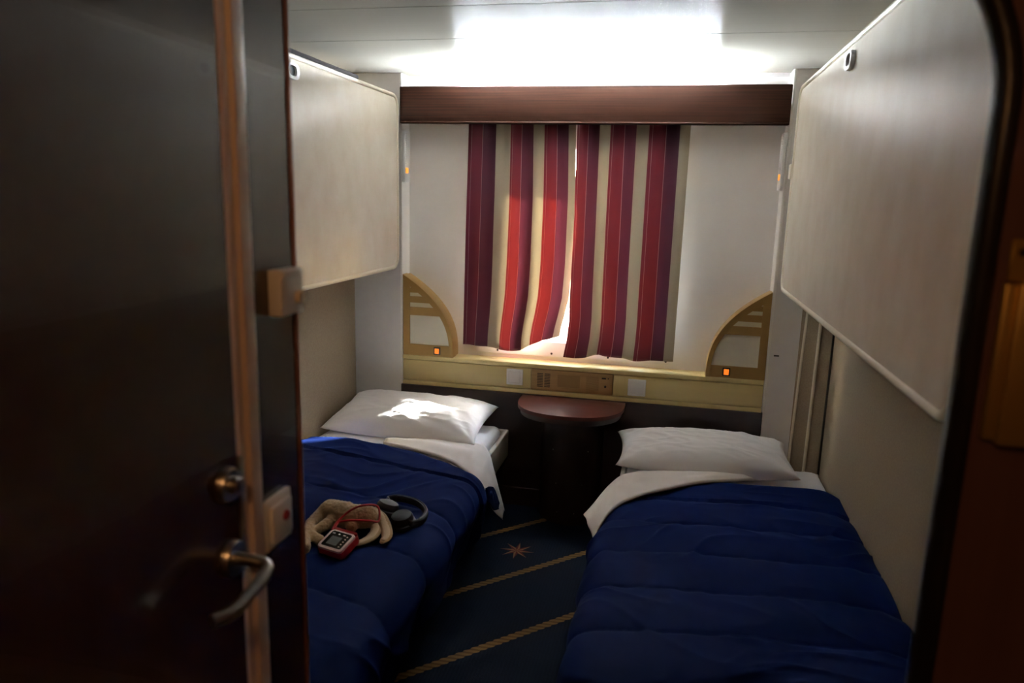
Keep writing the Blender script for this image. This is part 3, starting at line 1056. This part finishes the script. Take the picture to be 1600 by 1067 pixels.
def comforter(xw, xe, zt, zwall, y_foot, ytop, seams, slope, zhem, seed, label, puff=0.020):
    """cloth from the wall across the bed and over the aisle edge. ytop: upper edge y as table over x"""
    s = 1 if xe > xw else -1
    r = 0.075
    flat = abs(xe - xw) - r
    arc_l = r * PI / 2
    drop = zt - r - zhem
    SL = flat + arc_l + drop
    NS, NV = 190, 260
    rows = []

    def base(sv):
        if sv < flat:
            x = xw + s * sv
            z = zt - (zt - zwall) * math.exp(-sv / 0.07)
            return x, z, 0.0, 1.0
        if sv < flat + arc_l:
            a = (sv - flat) / r
            return xe - s * r + s * r * math.sin(a), zt - r + r * math.cos(a), s * math.sin(a), math.cos(a)
        d = sv - flat - arc_l
        return xe - s * 0.25 * d, zt - r - d, s * 1.0, 0.0

    for j in range(NV + 1):
        v = j / NV
        row = []
        for i in range(NS + 1):
            sv = SL * i / NS
            x, z, nx, nzv = base(sv)
            yt = interp(ytop, sv)
            y = lerp(y_foot, yt, v)
            # quilting: furrows at seams, slightly wavy
            yy = y - slope * (sv - 0.4) - 0.018 * nz3(sv * 2.5, y * 1.5, seed)
            P = seams[1]
            q = abs(math.sin(PI * (yy - seams[0]) / P))
            if yy > seams[0] + P * 0.98:
                q = math.sqrt(max(0.0, 1 - 0.0)) if yy > seams[0] + P * 0.5 else q
            h = puff * (q ** 0.32)
            near = math.exp(-(math.asin(min(1, q)) / PI * P / 0.05))
            # puckers running out of the seams and long soft creases
            h += 0.006 * near * nz3(sv * 24, y * 6, seed + 4)
            wx, wy = sv + 0.12 * nz3(sv * 3, y * 3, seed), y + 0.12 * nz3(sv * 3, y * 3, seed + 9)
            h += 0.009 * nz3(wx * 3.0, wy * 5.0, seed + 1)
            ca, sa = math.cos(0.5), math.sin(0.5) * s
            p1, p2 = wx * ca + wy * sa, -wx * sa + wy * ca
            rd = 1 - abs(nz3(p1 * 2.5, p2 * 9.0, seed + 2)) * 2
            h += 0.011 * max(0.0, rd) ** 3 * sstep(0.0, 0.5, nz3(sv * 2.3, y * 2.3, seed + 6))
            rd2 = 1 - abs(nz3(wx * 3.0 - wy * 1.5, wy * 9.0, seed + 12)) * 2
            h += 0.008 * max(0.0, rd2) ** 3 * sstep(-0.1, 0.4, nz3(sv * 2.0, y * 2.0, seed + 16))
            h += 0.0010 * nz3(wx * 16, wy * 20, seed + 3)
            # thin out toward the top edge and the hem
            ef = min(1.0, max(0.0, (yt - y) / 0.05))
            h = h * (0.35 + 0.65 * math.sqrt(ef))
            z_off = -0.026 * (1 - math.sqrt(max(0.0, 1 - (1 - ef) ** 2)))
            hang = sstep(flat + arc_l * 0.6, SL, sv)
            h += hang * (0.018 * math.sin(y * 13 + 2.0 * nz3(y * 2, 0, seed)) + 0.012 * nz3(y * 7, sv * 2, seed + 5))
            wz = zhem * 0
            row.append((x + nx * h, y, z + nzv * h + z_off + hang * 0.02 * nz3(y * 5, 3, seed)))
        rows.append(row)
    b = new()
    # roll the upper edge under
    last = rows[-1]
    rows.append([(p[0], p[1] + 0.004, p[2] - 0.008) for p in last])
    rows.append([(p[0], p[1] - 0.002, p[2] - 0.016) for p in last])
    grid(b, rows)
    o = obj('comforter', b, 'comforter_blue', loc=((xw + xe) / 2, 2.2, zt), angle=180)
    tag(o, label, 'comforter', 'blue comforters')
    return o


lc = comforter(XL + 0.004, -0.648, 0.436, 0.430, 1.26,
          [(0.0, 2.735), (0.05, 2.815), (0.19, 2.845), (0.38, 2.80), (0.55, 2.755), (0.70, 2.68), (0.80, 2.60), (0.90, 2.575), (1.10, 2.63)],
          (2.30, 0.30), -0.24, 0.205, 11.0, 'dark blue quilted comforter on the left bed, pulled to a crease')
comforter(XR - 0.004, -0.185, 0.392, 0.352, 1.26,
          [(0.0, 2.935), (0.05, 2.955), (0.25, 2.905), (0.50, 2.885), (0.62, 2.84), (0.72, 2.76), (0.80, 2.67), (0.90, 2.56), (1.1, 2.48)],
          (2.45, 0.22), -0.12, 0.15, 31.0, 'dark blue quilted comforter on the right bed with straight seams', puff=0.021)

# ------------------------------------------------------------------ turned-down sheets


def coons(bm, top, bot, n=60, m=26, seed=0.0, amp=0.006, lift=None):
    T = smooth_path(top, 12)
    Bt = smooth_path(bot, 12)

    def at(P, t):
        f = t * (len(P) - 1)
        i = min(int(f), len(P) - 2)
        return P[i].lerp(P[i + 1], f - i)
    rows = []
    for j in range(m + 1):
        v = j / m
        row = []
        for i in range(n + 1):
            u = i / n
            p = at(T, u).lerp(at(Bt, u), v)
            bow = math.sin(PI * v)
            w_ = amp * (nz3(u * 5 + seed, v * 2.5, seed) + 0.6 * nz3(u * 14, v * 3, seed + 3)) * (0.3 + bow)
            row.append(p + Vector((0.4 * w_, -0.3 * w_, w_ + (lift or 0) * bow)))
        rows.append(row)
    # soft rolled lower edge
    low = rows[-1]
    rows.append([p + Vector((0, -0.004, -0.006)) for p in low])
    rows.append([p + Vector((0, 0.002, -0.014)) for p in low])
    grid(bm, rows)


bm = new()
coons(bm, [(-1.16, 2.905, 0.434), (-0.98, 2.965, 0.436), (-0.80, 2.955, 0.438), (-0.715, 2.90, 0.432), (-0.672, 2.86, 0.35), (-0.662, 2.925, 0.235), (-0.660, 3.03, 0.10)],
      [(-1.165, 2.835, 0.444), (-0.995, 2.775, 0.452), (-0.830, 2.690, 0.456), (-0.715, 2.60, 0.444), (-0.648, 2.60, 0.38), (-0.640, 2.71, 0.26), (-0.652, 2.955, 0.105)],
      70, 26, 1.0, 0.007, 0.010)
o = obj('turned_down_sheet', bm, 'sheet_white', loc=(-0.9, 2.8, 0.43), angle=180)
tag(o, 'white top sheet turned down over the left comforter, corner hanging off the bed', 'sheet', 'turned-down top sheets')
thicken(o, 0.002, 0)
# the dark corner of the comforter showing beside the hanging sheet
bm = new()
coons(bm, [(-0.634, 2.56, 0.400), (-0.628, 2.62, 0.385), (-0.630, 2.70, 0.335), (-0.634, 2.80, 0.238)],
      [(-0.634, 2.56, 0.365), (-0.626, 2.61, 0.325), (-0.628, 2.68, 0.272), (-0.634, 2.79, 0.228)], 30, 10, 4.0, 0.006, 0.0)
thicken(obj('folded_corner', bm, 'comforter_blue', lc, angle=180), 0.004, 0)

bm = new()
coons(bm, [(0.44, 3.02, 0.392), (0.22, 2.985, 0.400), (0.02, 2.930, 0.404), (-0.115, 2.86, 0.402), (-0.175, 2.74, 0.395), (-0.222, 2.58, 0.375), (-0.248, 2.50, 0.365)],
      [(0.43, 2.985, 0.398), (0.19, 2.815, 0.424), (0.06, 2.690, 0.432), (-0.05, 2.590, 0.432), (-0.135, 2.475, 0.424), (-0.175, 2.37, 0.398), (-0.192, 2.33, 0.35)],
      70, 26, 6.0, 0.007, 0.010)
o = obj('turned_down_sheet', bm, 'sheet_white', loc=(0.1, 2.75, 0.40), angle=180)
tag(o, 'white top sheet turned down diagonally over the right comforter', 'sheet', 'turned-down top sheets')
thicken(o, 0.002, 0)

# ------------------------------------------------------------------ pillows


def pillow(c, L, W, T, rz, tilt, seed, label, roll_=0.0):
    n, m = 90, 60
    M_ = Matrix.Translation(c) @ Matrix.Rotation(rz, 4, 'Z') @ Matrix.Rotation(roll_, 4, 'Y') @ Matrix.Rotation(tilt, 4, 'X')
    b = new()
    top, bot = [], []
    for j in range(m + 1):
        v = -1 + 2 * j / m
        rt, rb = [], []
        for i in range(n + 1):
            u = -1 + 2 * i / n
            pin = 1 - 0.10 * (1 - abs(u) ** 2.2) * abs(v) ** 3
            pin2 = 1 - 0.07 * (1 - abs(v) ** 2.2) * abs(u) ** 3
            x, y = u * L / 2 * pin2, v * W / 2 * pin
            e = max(0.0, (1 - abs(u) ** 3.0)) ** 0.47 * max(0.0, (1 - abs(v) ** 2.6)) ** 0.47
            # creases running in from the corners and ends
            cr = 0.0
            for cx, cy, sd in ((-1, -1, 0), (1, -1, 2), (-1, 1, 4), (1, 1, 6)):
                du, dv = u - cx, (v - cy) * W / L
                rr = math.hypot(du, dv)
                an = math.atan2(dv, du)
                cr += 0.011 * math.exp(-rr * 2.2) * math.sin(an * 9 + sd + seed) * min(1, rr * 5)
            cr += 0.005 * nz3(u * 2.5 + seed, v * 2.5, seed) + 0.0035 * nz3(u * 8 + v * 3, v * 4, seed + 2)
            rd = 1 - abs(nz3(u * 3 + v * 2, v * 4 - u, seed + 5)) * 2.2
            cr += 0.005 * max(0, rd) ** 3
            h = T / 2 * e
            rt.append(M_ @ Vector((x, y, h + cr * e)))
            rb.append(M_ @ Vector((x, y, -0.72 * h - 0.0005)))
        top.append(rt)
        bot.append(rb)
    grid(b, top)
    grid(b, [r[::-1] for r in bot])
    bmesh.ops.remove_doubles(b, verts=b.verts, dist=0.0012)
    o = obj('pillow', b, 'linen_white', loc=c, angle=180)
    tag(o, label, 'pillow', 'white pillows')
    return o


pillow(Vector((-1.135, 3.108, 0.478)), 0.74, 0.395, 0.165, math.radians(-2), math.radians(9), 1.3, 'plump white pillow on the left bed catching a patch of sun')
pillow(Vector((0.195, 3.098, 0.436)), 0.74, 0.345, 0.160, math.radians(3), math.radians(6), 4.7, 'plump white pillow at the head of the right bed')

# ------------------------------------------------------------------ plush rabbit


def blob(name, caps, material, parent, voxel=0.0035, fuzz=0.0022, base=None):
    """smooth union of tapered capsules: (p0, r0, p1, r1)"""
    b = new()
    for p0, r0, p1, r1 in caps:
        p0, p1 = Vector(p0), Vector(p1)
        k = 6
        for i in range(k + 1):
            t = i / k
            bmesh.ops.create_icosphere(b, subdivisions=2, radius=lerp(r0, r1, t), matrix=Matrix.Translation(p0.lerp(p1, t)))
    me = bpy.data.meshes.new('tmp')
    b.to_mesh(me)
    b.free()
    tmp = bpy.data.objects.new('tmp', me)
    COL.objects.link(tmp)
    rm = tmp.modifiers.new('r', 'REMESH'); rm.mode = 'VOXEL'; rm.voxel_size = voxel
    sm = tmp.modifiers.new('s', 'SMOOTH'); sm.iterations = 6; sm.factor = 0.5
    dg = bpy.context.evaluated_depsgraph_get()
    ev = tmp.evaluated_get(dg)
    m2 = ev.to_mesh()
    b2 = new()
    b2.from_mesh(m2)
    ev.to_mesh_clear()
    bpy.data.objects.remove(tmp)
    b2.normal_update()
    for v in b2.verts:
        q = v.co * 160
        v.co += v.normal * fuzz * (noise.noise(q) + 0.6 * noise.noise(q * 2.1))
    return obj(name, b2, material, parent, angle=180)


rab = thing('plush_rabbit', (-0.95, 1.97, 0.455), 'beige plush rabbit with long floppy ears lying on the left bed', 'toy')
blob('body', [((-1.015, 2.025, 0.492), 0.040, (-0.955, 2.01, 0.494), 0.043),      # torso
              ((-0.955, 2.01, 0.494), 0.032, (-0.925, 2.0, 0.496), 0.034),         # neck
              ((-0.925, 1.998, 0.498), 0.040, (-0.878, 2.005, 0.498), 0.036),      # head
              ((-0.925, 1.985, 0.488), 0.026, (-0.915, 1.965, 0.482), 0.020),      # muzzle
              ((-1.035, 2.035, 0.490), 0.026, (-1.050, 1.955, 0.476), 0.019),      # long leg
              ((-1.050, 1.955, 0.476), 0.018, (-1.034, 1.890, 0.472), 0.018),
              ((-1.034, 1.890, 0.472), 0.018, (-1.000, 1.815, 0.470), 0.021),
              ((-0.985, 1.985, 0.485), 0.022, (-1.012, 1.930, 0.474), 0.016),      # arm
              ((-1.012, 1.930, 0.474), 0.016, (-1.024, 1.905, 0.472), 0.016),
              ((-1.024, 1.900, 0.472), 0.015, (-0.972, 1.868, 0.470), 0.017)], 'plush_beige', rab)


def ear(pts, wid, nm):
    P = smooth_path(pts, 8)
    n = len(P)
    ws = [wid * (0.55 + 0.45 * math.sin(PI * min(1, i / (n - 1) * 0.85 + 0.12))) * (1 if i < n - 3 else (0.75 if i < n - 1 else 0.4)) for i in range(n)]
    b = new(); tube(b, P, ws, 16, flat=0.42)
    b.normal_update()
    for v in b.verts:
        q = v.co * 150
        v.co += v.normal * 0.0012 * noise.noise(q)
    e = obj(nm, b, 'plush_beige', rab, angle=80)
    b = new(); tube(b, [p + Vector((0.0, -0.002, 0.0045)) for p in P[3:-2]], [x * 0.62 for x in ws[3:-2]], 14, flat=0.35)
    obj('ear_lining', b, 'plush_pale', e, angle=80)


ear([(-0.872, 2.03, 0.515), (-0.842, 2.022, 0.500), (-0.818, 2.00, 0.476), (-0.795, 1.955, 0.467), (-0.797, 1.915, 0.464)], 0.019, 'ear')
ear([(-0.868, 2.005, 0.492), (-0.842, 1.985, 0.474), (-0.838, 1.945, 0.467), (-0.850, 1.912, 0.465), (-0.876, 1.876, 0.464)], 0.018, 'ear')

# ------------------------------------------------------------------ handheld gadget
gc = (Vector((-0.956, 1.897, 0.508)) + Vector((-0.864, 1.876, 0.508)) + Vector((-0.852, 1.787, 0.483)) + Vector((-0.951, 1.815, 0.483))) / 4
gx = (Vector((-0.858, 1.8315, 0.4955)) - Vector((-0.9535, 1.856, 0.4955))).normalized()
gy = (Vector((-0.910, 1.8865, 0.508)) - Vector((-0.9015, 1.801, 0.483)))
gy = (gy - gx * gy.dot(gx)).normalized()
gz = gx.cross(gy)
GM = Matrix(((gx.x, gy.x, gz.x, gc.x), (gx.y, gy.y, gz.y, gc.y), (gx.z, gy.z, gz.z, gc.z), (0, 0, 0, 1)))
gad = thing('handheld_gadget', (gc.x, gc.y, 0.46), 'small red and white handheld gadget with dark screen beside the rabbit', 'gadget')


def gpart(nm, b, m, parent, **k):
    bmesh.ops.transform(b, matrix=GM, verts=b.verts)
    return obj(nm, b, m, parent, **k)


b = new(); prism(b, rrect(-0.046, 0.046, -0.044, 0.044, 0.010), 'z', -0.030, -0.006, 0.004, 3)
gpart('red_case', b, 'red_plastic', gad)
b = new(); prism(b, rrect(-0.044, 0.044, -0.043, 0.034, 0.009), 'z', -0.008, 0.001, 0.003, 3)
gpart('white_face', b, 'pink_white', gad)
b = new(); prism(b, rrect(-0.042, 0.042, 0.035, 0.044, 0.003), 'z', -0.01, 0.0005, 0.002, 2)
gpart('red_top_bar', b, 'red_plastic', gad)
b = new(); prism(b, rrect(-0.036, 0.036, -0.034, 0.028, 0.006), 'z', 0.0005, 0.0022, 0.0006, 1)
sc = gpart('screen_bezel', b, 'screen_bezel', gad)
b = new(); box(b, -0.023, 0.014, -0.026, 0.008, 0.0018, 0.0028)
gpart('screen', b, 'screen_grey', sc, smooth=False)
for k in range(5):
    b = new(); lathe(b, [(0, 0), (0.0026, 0), (0.0022, 0.0014), (0, 0.0015)], (0.026, -0.027 + k * 0.0105, 0.0022), (0, 0, 1), 10)
    gpart('button', b, 'strip_metal', sc)
for x_, w_ in ((-0.026, 0.0045), (-0.006, 0.003), (0.013, 0.0045)):
    b = new(); box(b, x_ - w_, x_ + w_, 0.0165, 0.0205, 0.002, 0.003)
    gpart('icon', b, 'white_plastic', sc, smooth=False)
cp = smooth_path([(-0.946, 1.890, 0.500), (-0.943, 1.930, 0.512), (-0.911, 1.955, 0.541), (-0.880, 1.985, 0.547), (-0.851, 2.020, 0.530), (-0.834, 1.985, 0.500), (-0.846, 1.940, 0.520),
                  (-0.874, 1.925, 0.524), (-0.914, 1.925, 0.518), (-0.941, 1.925, 0.508), (-0.938, 1.888, 0.500)], 8)
b = new(); tube(b, cp, 0.0034, 8)
obj('wrist_cord', b, 'red_cord', gad)

# ------------------------------------------------------------------ headphones
hd = thing('headphones', (-0.82, 2.1, 0.455), 'black over-ear headphones lying on the left bed by the rabbit', 'headphones')


def earcup(c, ax):
    ax = Vector(ax).normalized()
    b = new(); lathe(b, [(0, 0.020), (0.020, 0.020), (0.032, 0.015), (0.037, 0.004), (0.037, -0.004), (0.034, -0.008)], c, ax, 28)
    e = obj('earcup', b, 'charcoal', hd)
    b = new(); lathe(b, [(0.034, -0.006), (0.041, -0.009), (0.042, -0.018), (0.036, -0.026), (0.026, -0.026), (0.022, -0.018), (0, -0.018)], c, ax, 28)
    obj('ear_cushion', b, 'black_plastic', e)


earcup(Vector((-0.862, 2.130, 0.482)), (0.25, 0.25, 1))
earcup(Vector((-0.783, 2.054, 0.482)), (-0.1, -0.2, 1))
bp_ = smooth_path([(-0.870, 2.165, 0.480), (-0.885, 2.195, 0.478), (-0.850, 2.220, 0.476), (-0.782, 2.200, 0.475), (-0.732, 2.145, 0.474), (-0.722, 2.080, 0.474), (-0.742, 2.040, 0.476), (-0.765, 2.040, 0.480)], 7)
b = new(); tube(b, bp_, 0.0145, 12, flat=0.5, up=Vector((0, 0, 1)))
b.free()
b = new()
tube(b, bp_, 0.0055, 12, flat=2.4)
obj('headband', b, 'black_plastic', hd)
b = new(); tube(b, [p + Vector((0, 0, 0.0)) + (Vector((-0.805, 2.12, 0.476)) - p).normalized() * 0.005 for p in bp_[12:-12]], 0.0062, 10, flat=1.9)
obj('headband_pad', b, 'charcoal', hd)
for i in (0, -1):
    b = new(); tube(b, [bp_[i], bp_[i] + (Vector((-0.862, 2.130, 0.484) if i == 0 else (-0.790, 2.045, 0.484)) - bp_[i]) * 0.6], 0.007, 10)
    obj('yoke', b, 'charcoal', hd)

# ------------------------------------------------------------------ wall fittings of the entry
th = thing('thermostat_box', (EL, 0.945, 1.33), 'small square white control box on the dark entry wall, upper one', 'control box')
bm = new(); box(bm, EL, EL + 0.022, 0.920, 0.982, 1.326, 1.392, 0.003, 2)
obj('cover', bm, 'white_plastic', th)
bm = new(); box(bm, EL + 0.020, EL + 0.025, 0.922, 0.980, 1.380, 1.391, 0.002)
obj('top_ridge', bm, 'white_plastic', th)
bm = new(); lathe(bm, [(0, 0), (0.010, 0), (0.009, 0.008), (0, 0.008)], (EL + 0.022, 0.966, 1.350), (1, 0, 0), 18)
obj('dial', bm, 'cream_plastic', th)

cs = thing('card_switch', (EL, 0.90, 0.99), 'white wall switch with red dot on the dark entry wall, lower one', 'switch')
bm = new(); box(bm, EL, EL + 0.010, 0.876, 0.948, 0.985, 1.062, 0.003, 2)
obj('plate', bm, 'white_plastic', cs)
bm = new(); box(bm, EL + 0.009, EL + 0.016, 0.886, 0.940, 0.995, 1.052, 0.003, 2)
cv = obj('cover', bm, 'white_plastic', cs)
bm = new(); lathe(bm, [(0, 0), (0.008, 0), (0.007, 0.003), (0, 0.003)], (EL + 0.016, 0.920, 1.028), (1, 0, 0), 16)
obj('red_button', bm, 'red_dot', cv)

br = thing('brass_wall_box', (0.41, 0.90, 1.235), 'brass coloured metal box with mounting plate on the far right partition', 'wall box')
bm = new(); box(bm, 0.372, 0.50, 0.878, 0.900, 1.240, 1.424, 0.004, 2)
obj('box_body', bm, 'brass', br)
bm = new(); box(bm, 0.360, 0.376, 0.886, 0.900, 1.244, 1.422, 0.003, 2)
obj('side_flange', bm, 'brass', br)
bm = new(); box(bm, 0.364, 0.50, 0.895, 0.900, 1.424, 1.470, 0.002, 1)
pl_ = obj('mounting_plate', bm, 'brass', br)
bm = new(); lathe(bm, [(0, 0), (0.005, 0), (0.004, 0.003), (0, 0.003)], (0.376, 0.895, 1.456), (0, -1, 0), 14)
obj('screw', bm, 'screw_dark', pl_)
